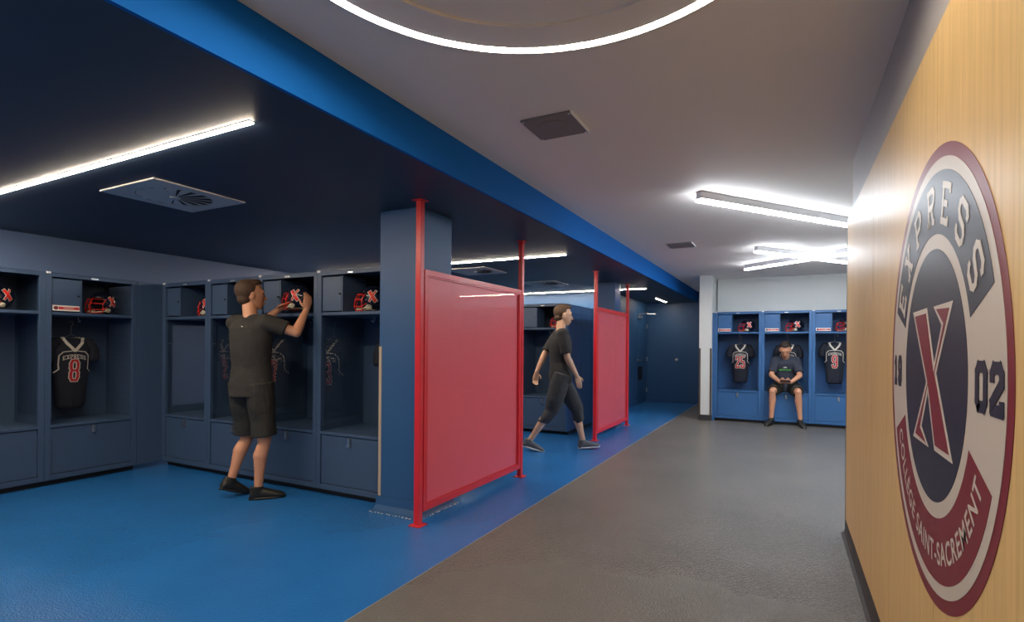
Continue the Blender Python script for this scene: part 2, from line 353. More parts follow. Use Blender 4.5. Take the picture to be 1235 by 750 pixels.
# ------------------------------------------------------------------ lockers
LW, LH, LD = .7614, 1.928, .575
def make_locker(paint, mesh, name_strip=False, latch=True):
    w = LW-.002; t = thing('locker', 'x', 'locker')
    L = [((0, .0, .052), (.045, .03, LH)), ((w-.045, 0, .052), (w, .03, LH)),                   # posts
         ((.045, 0, 1.898), (w-.045, .03, LH)), ((.045, 0, .052), (w-.045, .03, .098)),          # rails
         ((.012, .03, .052), (.024, .075, LH)), ((w-.024, .03, .052), (w-.012, .075, LH)),
         ((.0, LD-.012, .052), (w, LD, LH)), ((0, .03, LH-.012), (w, LD, LH)), ((.024, .03, .052), (w-.024, LD-.012, .064)),
         ((.0, .03, .052), (.010, LD-.012, .60)), ((w-.010, .03, .052), (w, LD-.012, .60))]
    link('frame', boxes(L, .0018), paint, t)
    link('top_trim', boxes([((.0, -.004, LH), (w, .02, LH+.010))], .002), paint, t)
    for s in (.006, w-.010):
        P = [((0, .04, .60), (.004, .09, LH-.012)), ((0, LD-.06, .60), (.004, LD-.012, LH-.012)), ((0, .09, .60), (.004, LD-.06, .63)), ((0, .09, 1.50), (.004, LD-.06, 1.60)), ((0, .09, LH-.04), (.004, LD-.06, LH-.012))]
        p = link('side_panel', boxes(P), paint, t); p.location.x = s
        q = link('perforated_sheet', boxes([((.0015, .085, .625), (.0025, LD-.055, 1.505)), ((.0015, .085, 1.595), (.0025, LD-.055, LH-.035))]), mesh, p)
    link('shelf', boxes([((.012, .004, 1.552), (w-.012, LD-.012, 1.580))], .003), paint, t)
    link('bench_seat', boxes([((.012, .002, .525), (w-.012, LD-.012, .550))], .003), paint, t)
    d = link('bench_door', boxes([((.048, .012, .102), (w-.048, .026, .518))], .002), paint, t)
    bm = boxes([((w/2-.013, -.012, .44), (w/2+.013, .012, .512))], .004); cyl(bm, (w/2, -.02, .455), (w/2, -.006, .455), .009, 12)
    l = link('latch', bm, 'steel', d); l['label'] = 'steel hasp'
    b = link('lock_box', boxes([((.046, .03, 1.584), (.058, .30, 1.888)), ((.270, .012, 1.584), (.282, .30, 1.888)), ((.058, .29, 1.584), (.270, .30, 1.888)), ((.058, .03, 1.876), (.270, .29, 1.888))], .001), paint, t)
    link('lock_box_door', boxes([((.050, .010, 1.590), (.268, .024, 1.882))], .003), paint, b)
    bm = bmesh.new(); cyl(bm, (.252, .002, 1.735), (.252, .012, 1.735), .009, 12); link('keyhole', bm, 'dark_metal', b)
    if name_strip:
        s = link('name_strip', boxes([((.052, .0072, 1.592), (.262, .0098, 1.642))], .001), 'strip_white', b)
        bm = boxes([((.058, .0062, 1.606), (.256, .0074, 1.629))]); link('red_band', bm, 'jersey_red', s) if False else None
        f = lambda u, v, z: Vector((u, .0072-z, v))
        bm2 = bmesh.new(); prism(bm2, [(.098, 1.606), (.258, 1.606), (.258, 1.629), (.098, 1.629)], f, .001); link('strip_band', bm2, 'jersey_red', b)
        bm2 = bmesh.new(); annulus(bm2, .001, .017, 0, 2*PI, lambda u, v, z: Vector((.078+u, .0070-z, 1.617+v)), .001, 20); link('strip_badge', bm2, 'logo_navy', b)
        bm2 = bmesh.new(); glyphs(bm2, 'X', .070, 1.607, .016, .021, 0, .004, lambda u, v, z: Vector((u, .0058-z, v)), .0005); link('badge_letter', bm2, 'jersey_red', b)
        bm2 = bmesh.new(); glyphs(bm2, 'EXPRESS', .135, 1.612, .009, .011, .003, .0022, lambda u, v, z: Vector((u, .0060-z, v)), .0005); link('strip_lettering', bm2, 'jersey_white', b)
    bm = bmesh.new(); tube(bm, [(w/2, .30, 1.552), (w/2, .30, 1.515), (w/2, .285, 1.50), (w/2, .27, 1.505), (w/2, .265, 1.52)], .004, 6); link('coat_hook', bm, 'steel', t)
    link('kick_board', boxes([((0, .06, 0), (w, .075, .052))]), 'toe_black', t)
    link('number_plate', boxes([((w/2-.03, -.0035, LH-.024), (w/2+.03, .001, LH-.010))], .001), 'steel', t)
    link('end_clip', boxes([((.001, -.007, LH-.004), (.035, .012, LH+.014))], .001), 'white_metal', t)
    for z in (.60, 1.30):
        bm = bmesh.new(); cyl(bm, (.028, .034, z), (.028, .062, z), .0055, 10); link('rivet', bm, 'steel', t)
    return t
def dup(root, loc, rz=0, label=None, group=None):
    r = root.copy(); C.objects.link(r); r.location = loc; r.rotation_euler = (0, 0, rz)
    if label: r['label'] = label
    if group: r['group'] = group
    for ch in list(root.children):
        c = ch.copy(); C.objects.link(c); c.parent = r
        for g in list(ch.children):
            d = g.copy(); C.objects.link(d); d.parent = c
    return r
P_grey = make_locker('locker_paint', 'locker_mesh')
P_strip = make_locker('locker_paint', 'locker_mesh', True)
P_blue = make_locker('locker_blue', 'locker_mesh_blue', True)
used = set()
def put(proto, loc, rz, label, group):
    if proto.name not in used:
        used.add(proto.name); proto.location = loc; proto.rotation_euler = (0, 0, rz); proto['label'] = label; proto['group'] = group; return proto
    return dup(proto, loc, rz, label, group)
W = LW
put(P_strip, (-5.922, 2.328, 0), PI/2, 'open grey-blue locker on the left wall holding the black number 8 jersey', 'lockers along the left wall')
put(P_strip, (-5.922, 2.328-W, 0), PI/2, 'grey-blue locker cut off by the left edge of the photo, no jersey', 'lockers along the left wall')
bl = ['narrow-looking grey-blue locker in the back row next to the corner panel', 'grey-blue locker in the back row directly behind the man standing at the lockers',
      'grey-blue locker in the back row into which the man reaches with the helmet', 'grey-blue back-row locker beside the blue column, helmet on its shelf']
for k in range(4): put(P_grey, (-5.922+.0+k*W, 3.343, 0), 0, bl[k], 'back row of lockers in the first bay')
b2 = ['locker of the second bay standing at the row end behind the walking person', 'locker of the second bay, second from its blue end panel, behind the nearest red screen',
      'locker of the second bay, third from its blue end panel, behind the nearest red screen']
for k in range(3): put(P_grey, (-2.88-(k+1)*W, 7.30, 0), 0, b2[k], 'lockers of the second bay')
fl = ['blue locker next to the white column holding the number 25 jersey', 'blue locker in which the man sits on the bench', 'blue locker holding the number 9 jersey, partly hidden by the wood wall']
for k in range(3): put(P_blue, (-1.155+k*W, 10.153, 0), 0, fl[k], 'blue lockers in the far niche')
o = link('corner_panel', boxes([((-5.94, 3.091, .052), (-5.922, 3.34, LH))], .002), 'locker_paint'); o.name = 'trim_5'; o['kind'] = 'structure'
o = link('corner_panel', boxes([((-1.198, 10.155, .0), (-1.157, 10.20, LH))], .002), 'locker_blue'); o.name = 'trim_6'; o['kind'] = 'structure'
t = thing('locker_end_panel', 'blue end panel closing the double locker row behind the walking person', 'panel', (-2.878, 7.30, 0))
link('panel_sheet', boxes([((0, .002, .052), (.016, .585, 1.80)), ((0, .589, .052), (.016, 1.17, 1.80))], .002), 'locker_blue', t)
link('top_band', boxes([((0, .0, 1.803), (.020, .585, LH)), ((0, .589, 1.803), (.020, 1.172, LH))], .002), 'locker_blue', t)
for y in (.03, 1.12): link('edge_strip', boxes([((.016, y, .052), (.021, y+.025, 1.80))], .001), 'locker_blue', t)
link('kick_board', boxes([((0, .06, 0), (.010, 1.17, .052))]), 'toe_black', t)
put(P_grey, (-2.88, 8.47, 0), PI, 'back-to-back locker facing the third bay behind the blue end panel', 'lockers of the third bay')

# ------------------------------------------------------------------ hanging jerseys
def make_jersey(number, label, loc, rz, nh=.22, tilt=0):
    """local: hangs at x=0, front faces -y, collar at z=0, hem at -.70"""
    t = thing('football_jersey', label, 'jersey', loc, rz)
    # half outline (x,z) of the torso, bulging to the front
    H = [(0.075, -.005), (.10, -.01), (.17, -.04), (.185, -.10), (.155, -.22), (.15, -.34), (.135, -.46), (.125, -.58), (.118, -.66), (.10, -.69)]
    bm = bmesh.new(); rings = []
    for (w, z), d in zip(H, [.03, .05, .07, .08, .075, .065, .055, .05, .05, .04]):
        rings.append(((0, 0, z), (w, 0, 0), (0, -d, 0)))
    rings[0] = ((0, 0, .0), (.07, 0, 0), (0, -.03, 0))
    loft(bm, rings, 28)
    for v in bm.verts:   # cloth folds toward the hem
        k = max(0, (-v.co.z-.35)/.35); v.co.y += .012*k*math.sin(v.co.x*85); v.co.x += .004*k*math.sin(v.co.z*60)
    body = link('jersey_body', bm, 'jersey_black', t, True)
    for s in (-1, 1):
        bm = bmesh.new()
        loft(bm, [((s*.10, 0, -.05), (0, -.055, 0), (0, 0, .055)), ((s*.155, 0, -.075), (0, -.06, 0), (s*.02, 0, .075)), ((s*.180, -.005, -.14), (0, -.055, 0), (s*.055, 0, .035)), ((s*.186, -.008, -.20), (0, -.05, 0), (s*.055, 0, .006)), ((s*.184, -.008, -.235), (0, -.045, 0), (s*.045, 0, .004))], 20)
        link('sleeve', bm, 'jersey_black', t, True)
    def fy(x, z):   # front surface of the body
        for (w0, z0), (w1, z1), d0, d1 in zip(H, H[1:], [.03, .05, .07, .08, .075, .065, .055, .05, .05], [.05, .07, .08, .075, .065, .055, .05, .05, .04]):
            if z1 <= z <= z0:
                k = (z0-z)/(z0-z1+1e-9); w = w0+(w1-w0)*k; d = d0+(d1-d0)*k
                return -d*math.sqrt(max(0.02, 1-min(1, (x/w)**2)))
        return -.04
    F = lambda u, v, w: Vector((u, fy(u, v)-.0025-w, v))
    def band(pts, wd, m, nm, off=0):
        bm = bmesh.new(); n = len(pts)
        Q = []
        for i in range(n-1):
            a, b = Vector(pts[i]), Vector(pts[i+1]); k = 6
            Q += [a+(b-a)*j/k for j in range(k)]
        Q.append(Vector(pts[-1]))
        for a, b in zip(Q, Q[1:]):
            d = (b-a).normalized(); nn = Vector((-d.y, d.x))*wd/2; e = d*wd*.2
            prism(bm, [(a+nn-e).to_tuple(), (a-nn-e).to_tuple(), (b-nn+e).to_tuple(), (b+nn+e).to_tuple()], lambda u, v, w: F(u, v, w+off), .002)
        return link(nm, bm, m, t)
    band([(-.082, .0), (-.062, -.05), (0, -.125), (.062, -.05), (.082, .0)], .026, 'jersey_white', 'collar')
    bm = bmesh.new(); tube(bm, [(-.075, .0, .0), (-.05, .022, -.008), (0, .032, -.012), (.05, .022, -.008), (.075, .0, .0)], .013, 8); link('collar_back', bm, 'jersey_white', t, True)
    for s in (-1, 1): band([(s*.02, -.125), (s*.09, -.135), (s*.12, -.17), (s*.122, -.26), (s*.118, -.30), (s*.148, -.335)], .009, 'jersey_white', 'piping', .0005)
    bm = bmesh.new(); glyphs(bm, 'EXPRESS', -.094, -.198, .0235, .040, .0042, .0056, lambda u, v, w: F(u, v-u*u*2.2, w+.001), .001); link('lettering', bm, 'jersey_white', t)
    n = len(number); w = .085 if n == 1 else .072; tot = n*w+(n-1)*.012
    bm = bmesh.new(); glyphs(bm, number, -tot/2-.004, -.205-nh-.004, w+.008, nh+.008, .004, .038, lambda u, v, q: F(u, v, q+.001), .001); link('number_outline', bm, 'jersey_white', t)
    bm = bmesh.new(); glyphs(bm, number, -tot/2+.003, -.205-nh+.003, w-.006, nh-.006, .018, .022, lambda u, v, q: F(u, v, q+.003), .001); link('number', bm, 'jersey_red', t)
    return t
def hanger(loc, rz, label, up):
    bm = bmesh.new()
    tube(bm, [(-.16, 0, -.045), (-.08, 0, -.005), (0, 0, .035), (.08, 0, -.005), (.16, 0, -.045)], .004, 6)
    tube(bm, [(-.16, 0, -.045), (.16, 0, -.045)], .003, 6)
    tube(bm, [(0, 0, .035), (0, 0, up-.05), (.018, 0, up-.025), (.012, 0, up), (-.012, 0, up), (-.018, 0, up-.015)], .0035, 6)
    o = link('coat_hanger', bm, 'hanger_metal', None, True); o.location = loc; o.rotation_euler = (0, 0, rz); tag(o, label, 'hanger', 'wire coat hangers'); return o
HL = {'8': 'wire hanger holding the black number 8 jersey in the left wall locker', '2': 'wire hanger in the corner locker, behind its mesh side', '7': 'wire hanger above the jersey right of the standing man',
      '3': 'wire hanger above the jersey behind the mesh next to the column locker', '5': 'wire hanger of the jersey half hidden by the blue column', '25': 'wire hanger above the number 25 jersey',
      '6': 'wire hanger behind the head of the seated man', '9': 'wire hanger in the far locker next to the wood wall'}
def hang(number, lab, loc, rz, tilt=0):
    j = make_jersey(number, lab, loc, rz, tilt=tilt); hanger(loc, rz, HL[number], .165)
    return j
hang('8', 'black number 8 jersey with white collar hanging in the left wall locker', (-6.25, 2.66, 1.345), PI/2)
hang('2', 'black jersey seen through the mesh side just right of the corner locker', (-5.40, 3.76, 1.345), 0)
hang('7', 'black jersey seen through the mesh side directly right of the standing man', (-4.65, 3.79, 1.345), 0)
hang('3', 'black jersey seen through the mesh side of the locker next to the column', (-3.90, 3.79, 1.345), 0)
hang('5', 'black jersey half hidden behind the column, only its sleeve in view', (-3.10, 3.74, 1.345), 0)
hang('25', 'navy number 25 jersey hanging in the locker beside the white column', (-.752, 10.45, 1.36), 0)
hang('6', 'navy jersey hanging behind the seated man', (.012, 10.50, 1.36), 0)
hang('9', 'navy number 9 jersey hanging in the far locker by the wood wall', (.705, 10.45, 1.40), 0)

# ------------------------------------------------------------------ football helmets
def make_helmet():
    """front faces -x, base at z=0"""
    t = thing('football_helmet', 'x', 'helmet')
    bm = bmesh.new(); r = bmesh.ops.create_uvsphere(bm, u_segments=40, v_segments=28, radius=1)
    for v in r['verts']: v.co = Vector((v.co.x*.125+.012, v.co.y*.098, v.co.z*.112+.118))
    kill = [f for f in bm.faces if (lambda c: (c.x < -.035-.0*(c.z) and c.z < .165 and c.x < -.035) or c.z < .028 or (c.x < -.012 and c.z < .085))(f.calc_center_median())]
    bmesh.ops.delete(bm, geom=kill, context='FACES')
    bmesh.ops.solidify(bm, geom=bm.faces[:], thickness=.010)
    link('shell', bm, 'helmet_navy', t, True)
    bm = bmesh.new(); ellipsoid(bm, (.018, 0, .115), Matrix.Identity(3), (.100, .080, .092), 20)
    for v in bm.verts: v.co.x = max(v.co.x, -.02); v.co.z = max(v.co.z, .03)
    link('liner', bm, 'toe_black', t, True)
    bm = bmesh.new()
    for (z, xf, ww) in ((.012, -.135, .070), (.045, -.150, .082), (.105, -.142, .086), (.150, -.118, .080)):
        pts = []
        for k in range(13):
            a = -1.25+2.5*k/12; pts.append((-.02+(xf+.02)*math.cos(a), ww*math.sin(a)*1.05, z))
        tube(bm, pts, .0052, 6)
    for y in (-.028, .028): tube(bm, [(-.128, y, .012), (-.144, y, .045), (-.137, y, .105), (-.112, y, .155)], .0050, 6)
    for s in (-1, 1):
        tube(bm, [(-.05, s*.080, .012), (-.062, s*.088, .045), (-.060, s*.090, .105), (-.03, s*.092, .150)], .0052, 6)
        tube(bm, [(-.062, s*.088, .045), (-.02, s*.096, .070)], .0052, 6)
    link('face_mask', bm, 'mask_red', t, True)
    bm = bmesh.new(); ellipsoid(bm, (-.118, 0, .020), Matrix.Rotation(.3, 3, 'Y'), (.016, .035, .022), 12)
    for s in (-1, 1):
        tube(bm, [(-.11, s*.03, .02), (-.04, s*.086, .03), (.01, s*.1, .05)], .006, 6)
        ellipsoid(bm, (-.004, s*.083, .040), Matrix.Identity(3), (.030, .012, .022), 10)
    link('chin_strap', bm, 'pad_cream', t, True)
    for s in (-1, 1):   # side emblem, white edge under red
        def f(u, v, w, s=s):
            x = .030+u; z = .132+v
            k = 1-((x-.012)/.125)**2-((z-.118)/.112)**2
            return Vector((x, s*(.098*math.sqrt(max(.02, k))+.0015+w), z))
        XO = [(-.038, .036), (-.012, .044), (.000, .012), (.014, .040), (.008, .050), (.044, .046), (.014, -.002), (.046, -.048), (.016, -.046), (.002, -.016), (-.012, -.036), (-.006, -.048), (-.040, -.044), (-.010, -.002)]
        def sub(scale, nm, m, w):
            bm = bmesh.new(); cx = sum(p[0] for p in XO)/14; cy = sum(p[1] for p in XO)/14
            # thin strips along two strokes
            for a, b, hw in (((-.026, .040), (.030, -.046), .013), ((.028, .046), (-.024, -.044), .006)):
                a, b = Vector(a), Vector(b); d = (b-a).normalized(); n = Vector((-d.y, d.x))*(hw+scale); a = a-d*scale; b = b+d*scale
                for q in range(8):
                    p0 = a+(b-a)*q/8; p1 = a+(b-a)*(q+1)/8
                    prism(bm, [(p0+n).to_tuple(), p0.to_tuple(), p1.to_tuple(), (p1+n).to_tuple()], lambda u, v, z: f(u, v, z+w), .001)
                    prism(bm, [p0.to_tuple(), (p0-n).to_tuple(), (p1-n).to_tuple(), p1.to_tuple()], lambda u, v, z: f(u, v, z+w), .001)
            link(nm, bm, m, t)
        sub(.005, 'emblem_edge', 'jersey_white', 0); sub(0, 'emblem', 'mask_red', .0015)
    return t
H0 = make_helmet(); hu = [0]
def helmet(loc, rz, label):
    g = 'football helmets on the locker shelves'
    if not hu[0]:
        hu[0] = 1; H0.location = loc; H0.rotation_euler = (0, 0, rz); H0['label'] = label; H0['group'] = g; return H0
    return dup(H0, loc, rz, label, g)
SH = 1.582
helmet((-6.12, 2.86, SH), PI/2+.25, 'navy football helmet with red face mask above the number 8 jersey')
helmet((-6.12, 2.05, SH), PI/2+.25, 'football helmet just entering the photo at the left edge')
helmet((-5.36, 3.50, SH), .15, 'football helmet in the back row, only its red mask showing past the post')
helmet((-3.19, 3.53, SH), .45, 'football helmet on the shelf beside the blue column')
helmet((-3.905, 3.365, SH+.02), .25, 'football helmet held up in both hands by the standing man')
helmet((-3.06, 7.50, SH), .2, 'football helmet on the shelf behind the walking person\'s head')
helmet((-.640, 10.37, SH), .1, 'navy football helmet with red mask above the number 25 jersey')
helmet((.115, 10.37, SH), .1, 'navy football helmet with red mask above the seated man')
helmet((.86, 10.37, SH), .1, 'football helmet above the number 9 jersey, cut off by the wood wall')

# ------------------------------------------------------------------ red screens
def screen(y0, y1, label):
    t = thing('mesh_screen', label, 'screen', (-2.362, y0, 0)); L = y1-y0; h = .0225
    for y in (0, L):
        link('post', boxes([((-h, y-h, .008), (h, y+h, ZC-.006))], .003), 'red_paint', t)
        link('base_plate', boxes([((-.05, y-.05, 0), (.05, y+.05, .008))], .002), 'red_paint', t)
        link('top_plate', boxes([((-.045, y-.045, ZC-.006), (.045, y+.045, ZC))], .002), 'red_paint', t)
    a, b, z0, z1 = h+.014, L-h-.004, .09, 1.855; q = .042; d = .02
    fr = link('frame', boxes([((-d, a, z0), (d, b, z0+q)), ((-d, a, z1-q), (d, b, z1)), ((-d, a, z0+q), (d, a+q, z1-q)), ((-d, b-q, z0+q), (d, b, z1-q))], .002), 'red_paint', t)
    link('glazing_bead', boxes([((.004, a+q, z0+q), (.014, b-q, z0+q+.012)), ((.004, a+q, z1-q-.012), (.014, b-q, z1-q)), ((.004, a+q, z0+q+.012), (.014, a+q+.012, z1-q-.012)), ((.004, b-q-.012, z0+q+.012), (.014, b-q, z1-q-.012))], .001), 'red_paint', fr)
    link('perforated_sheet', boxes([((-.001, a+q-.005, z0+q-.005), (.001, b-q+.005, z1-q+.005))]), 'screen_mesh', t)
    bm = bmesh.new()
    for z in (.5, 1.0, 1.5): box(bm, (-.008, h-.001, z-.012), (.008, a+.001, z+.012))
    link('bracket', bm, 'red_paint', t)
    return t
screen(3.112, 4.760, 'large red perforated screen nearest the camera, in front of the column')
screen(7.092, 8.743, 'smaller-looking red perforated screen farther down the corridor')

# ------------------------------------------------------------------ ceiling lights
def strip_light(x0, x1, y0, y1, label, glow='strip_glow'):
    t = thing('strip_light', label, 'ceiling light', ((x0+x1)/2, (y0+y1)/2, ZC)); ax, ay = (x1-x0)/2, (y1-y0)/2
    link('lens', boxes([((-ax, -ay, -.007), (ax, ay, .002))]), glow, t)
    e = .006
    link('trim_frame', boxes([((-ax-e, -ay-e, -.003), (-ax, ay+e, 0)), ((ax, -ay-e, -.003), (ax+e, ay+e, 0)), ((-ax, -ay-e, -.003), (ax, -ay, 0)), ((-ax, ay, -.003), (ax, ay+e, 0))]), 'navy_ceiling', t)
for y, lab in ((1.662, 'long warm strip light in the blue ceiling above the first locker bay'), (5.66, 'warm strip light in the blue ceiling above the second bay, passing behind the red post'),
               (9.53, 'warm strip light in the blue ceiling farthest down, above the far red screen')):
    strip_light(-6.2, -2.25, y-.011, y+.011, lab)
strip_light(-6.2, -2.25, -2.35, -2.308, 'warm strip light in the blue ceiling behind the viewpoint')
strip_light(-2.515, -2.483, 11.5, 12.55, 'short warm strip light running lengthwise before the end wall', 'strip_glow_dim')

t = thing('ring_light', 'large glowing ring light in the grey ceiling', 'ceiling light', (-.65, 1.294, ZU))
f = lambda u, v, w: Vector((u, v, -w))
bm = bmesh.new(); annulus(bm, .842, .872, 0, 2*PI, lambda u, v, w: Vector((u, v, -.0085-w)), .004); link('lens', bm, 'ring_glow', t)
bm = bmesh.new(); annulus(bm, .690, .876, 0, 2*PI, f, .012); link('housing', bm, 'grey_ceiling', t)
bm = bmesh.new(); annulus(bm, .8735, .880, 0, 2*PI, f, .0185); link('added_baffle', bm, 'vent_grey', t)  # lip added as a baffle, keeps grazing ring light off the fascia
def bar_light(c, d, L, label, t=None, dz=0):
    d = Vector((d[0], d[1], 0)).normalized(); rz = math.atan2(d.y, d.x)
    top = t is None
    if top: t = thing('bar_light', label, 'ceiling light', (c[0], c[1], ZU), rz)
    o1 = link('housing', boxes([((-L/2, -.03, -.064), (L/2, .03, -.004)), ((-L/2+.1, -.022, -.004), (L/2-.1, .022, 0))], .002), 'white_metal', t)
    o2 = link('lens', boxes([((-L/2, -.030, -.084), (L/2, .030, -.064))]), 'bar_glow', t)
    if not top:
        for o in (o1, o2): o.rotation_euler.z = rz; o.location.z = dz
    return t
bar_light((.024, 5.532), (.6, .8), 2.28, 'single slanting white bar light on the grey ceiling nearest the camera')
tx = thing('crossed_light', 'two crossed white bar lights forming an X on the grey ceiling', 'ceiling light', (.318, 8.305, ZU))
bar_light((0, 0), (.6, .8), 2.26, '', tx); bar_light((0, 0), (.789, -.615), 2.29, '', tx, -.0015)

ty = dup(tx, (2.55, 6.6, ZU), 0, 'added unseen crossed bar lights behind the wood wall, as fill')  # unseen lamp added to brighten the far ceiling and niche
# ------------------------------------------------------------------ ceiling diffusers, speaker plates
def diffuser(loc, label, g):
    t = thing('ceiling_diffuser', label, 'air vent', loc, 0, g); s = .32
    bm = bmesh.new()
    # square plate with a round opening
    N = 48; inner = []; outer = []
    for k in range(N):
        a = 2*PI*k/N; c, q = math.cos(a), math.sin(a); m_ = max(abs(c), abs(q)); inner.append((.235*c, .235*q)); outer.append((s*c/m_, s*q/m_))
    for z0 in (-.010,):
        A = [bm.verts.new((x, y, z0)) for x, y in inner]; B = [bm.verts.new((x, y, z0)) for x, y in outer]; D = [bm.verts.new((x, y, 0)) for x, y in outer]; E_ = [bm.verts.new((x, y, 0)) for x, y in inner]
        for k in range(N):
            j = (k+1) % N; bm.faces.new((A[k], A[j], B[j], B[k])); bm.faces.new((B[k], B[j], D[j], D[k])); bm.faces.new((A[k], A[j], E_[j], E_[k]))
    link('plate', bm, 'diffuser_grey', t)
    bm = bmesh.new(); cyl(bm, (0, 0, -.001), (0, 0, -.0025), .236, 40); link('opening', bm, 'hole_shade', t)  # solid dark disc, its colour stands in for the shade inside
    bm = bmesh.new()
    for k in range(16):
        a = 2*PI*k/16; b = a+2*PI/16*.78
        p = [(.03*math.cos(a), .03*math.sin(a), -.012), (.233*math.cos(a), .233*math.sin(a), -.014), (.233*math.cos(b), .233*math.sin(b), -.0035), (.03*math.cos(b), .03*math.sin(b), -.009)]
        vs = [bm.verts.new(q) for q in p]; vs2 = [bm.verts.new((q[0], q[1], q[2]+.0012)) for q in p]
        bm.faces.new(vs); bm.faces.new(vs2[::-1])
        for i in range(4): bm.faces.new((vs[i], vs[(i+1) % 4], vs2[(i+1) % 4], vs2[i]))
    link('vanes', bm, 'diffuser_grey', t)
    bm = bmesh.new(); cyl(bm, (0, 0, -.006), (0, 0, -.018), .032, 24); link('hub', bm, 'diffuser_grey', t)
    return t
D0 = diffuser((-3.875, 2.262, ZC), 'square grey swirl air diffuser in the blue ceiling above the first bay', 'swirl diffusers')
dup(D0, (-3.875, 6.38, ZC), 0, 'square grey swirl air diffuser above the second bay, behind the red post', 'swirl diffusers')
dup(D0, (-3.6, 8.1, ZC), 0, 'square grey swirl air diffuser faintly seen over the second locker row', 'swirl diffusers')
def speaker_plate(loc, label):
    t = thing('speaker_plate', label, 'ceiling plate', loc, 0, 'square plates in the grey ceiling')
    link('plate', boxes([((-.152, -.152, -.014), (.152, .152, 0))], .003), 'vent_grey', t)
    bm = bmesh.new(); cyl(bm, (0, 0, -.014), (0, 0, -.017), .10, 36); link('grille', bm, 'dark_metal' if False else 'vent_grey', t)
    link('edge_strip', boxes([((.152, -.152, -.016), (.158, .152, 0))]), 'white_metal', t)
    bm = bmesh.new()
    for sx in (-1, 1):
        for sy in (-1, 1): cyl(bm, (sx*.14, sy*.14, -.014), (sx*.14, sy*.14, -.0165), .006, 10)
    link('screw', bm, 'white_metal', t)
    return t
speaker_plate((-1.216, 2.877, ZU), 'square grey plate in the ceiling between the ring light and the slanting bar light')
speaker_plate((-1.20, 6.93, ZU), 'small-looking grey plate in the ceiling near the end of the bright blue soffit')

# ------------------------------------------------------------------ round emblem on the wood wall
EY, EZ = 1.935, 1.227
em = thing('wall_emblem', 'large round team emblem with red X on the wood wall', 'emblem', (XW, EY, EZ))
def EF(lv): return lambda u, v, w: Vector((-.0006-.0008*lv-w, -u, v))
def epart(nm, m, fn, lv, t=.0006, parent=None):
    bm = bmesh.new(); fn(bm, EF(lv), t); return link(nm, bm, m, parent or em)
epart('outer_ring', 'logo_maroon', lambda b, f, t: annulus(b, .600, .642, 0, 2*PI, f, t, 128), 0)
epart('white_field', 'logo_white', lambda b, f, t: annulus(b, .355, .607, 0, 2*PI, f, t, 128), 1)
epart('dark_banner', 'logo_navy', lambda b, f, t: annulus(b, .402, .573, math.radians(21.5), math.radians(158.5), f, t, 80), 2)
epart('red_banner', 'logo_maroon', lambda b, f, t: annulus(b, .402, .573, math.radians(-157), math.radians(-23), f, t, 80), 2)
epart('centre_disc', 'logo_navy', lambda b, f, t: annulus(b, .0005, .360, 0, 2*PI, f, t, 96), 2)
XP = [(-.242,.194),(-.048,.197),(.044,.033),(.124,.139),(.033,.195),(.236,.197),(.069,.006),(.241,-.213),(.055,-.211),(-.029,-.055),(-.107,-.163),(-.017,-.213),(-.227,-.211),(-.050,-.025)]
def inset(P, d):
    n = len(P); out = []
    A = sum(P[i][0]*P[(i+1) % n][1]-P[(i+1) % n][0]*P[i][1] for i in range(n)); s = 1 if A > 0 else -1
    for i in range(n):
        a, b, c = Vector(P[i-1]), Vector(P[i]), Vector(P[(i+1) % n])
        d1 = (b-a).normalized(); d2 = (c-b).normalized(); n1 = Vector((-d1.y, d1.x))*s; n2 = Vector((-d2.y, d2.x))*s
        m_ = (n1+n2); k = m_.dot(n1); m_ = m_/max(k, .25); out.append((b+m_*d).to_tuple())
    return out
def xo(P): return lambda b, f, t: prism(b, P, f, t)
x1 = epart('letter_x_edge', 'logo_white', xo(XP), 3)
epart('letter_x', 'logo_maroon', xo(inset(XP, .0155)), 4)
for ch, a in zip('EXPRESS', (150, 131, 111, 91, 71.5, 51.5, 32)):
    def arc(b, f, t, ch=ch, a=a):
        th = math.radians(a)
        def g(u, v, w, th=th):
            q = th-u/.49; r = .43+v; return f(r*math.cos(q), r*math.sin(q), w)
        glyphs(b, ch, -.044, 0, .088, .113, 0, .018, g, t)
    epart('letter', 'logo_white', arc, 3)
for txt, x0, w in (('19', -.585, .066), ('02', .415, .082)):
    epart('year_digits', 'logo_navy', lambda b, f, t: glyphs(b, txt, x0, -.062, w, .112, .015, .026, lambda u, v, z: f(u, v, z), t), 3)
cu = bpy.data.curves.new('lettering', 'FONT'); cu.body = 'COLL\u00c8GE SAINT-SACREMENT'; cu.size = 1; cu.offset = .018; cu.space_character = 1.12
tmp = bpy.data.objects.new('lettering', cu); C.objects.link(tmp); bpy.context.view_layer.update()
me = bpy.data.meshes.new_from_object(tmp.evaluated_get(bpy.context.evaluated_depsgraph_get())); bpy.data.objects.remove(tmp)
bm = bmesh.new(); bm.from_mesh(me); xs = [v.co.x for v in bm.verts]; x0, x1_ = min(xs), max(xs)
f = EF(3)
for v in bm.verts:
    a = math.radians(-154)+(v.co.x-x0)/(x1_-x0)*math.radians(128.5); r = .523-v.co.y*.082
    v.co = f(r*math.cos(a), r*math.sin(a), .0004)
link('curved_lettering', bm, 'logo_white', em)

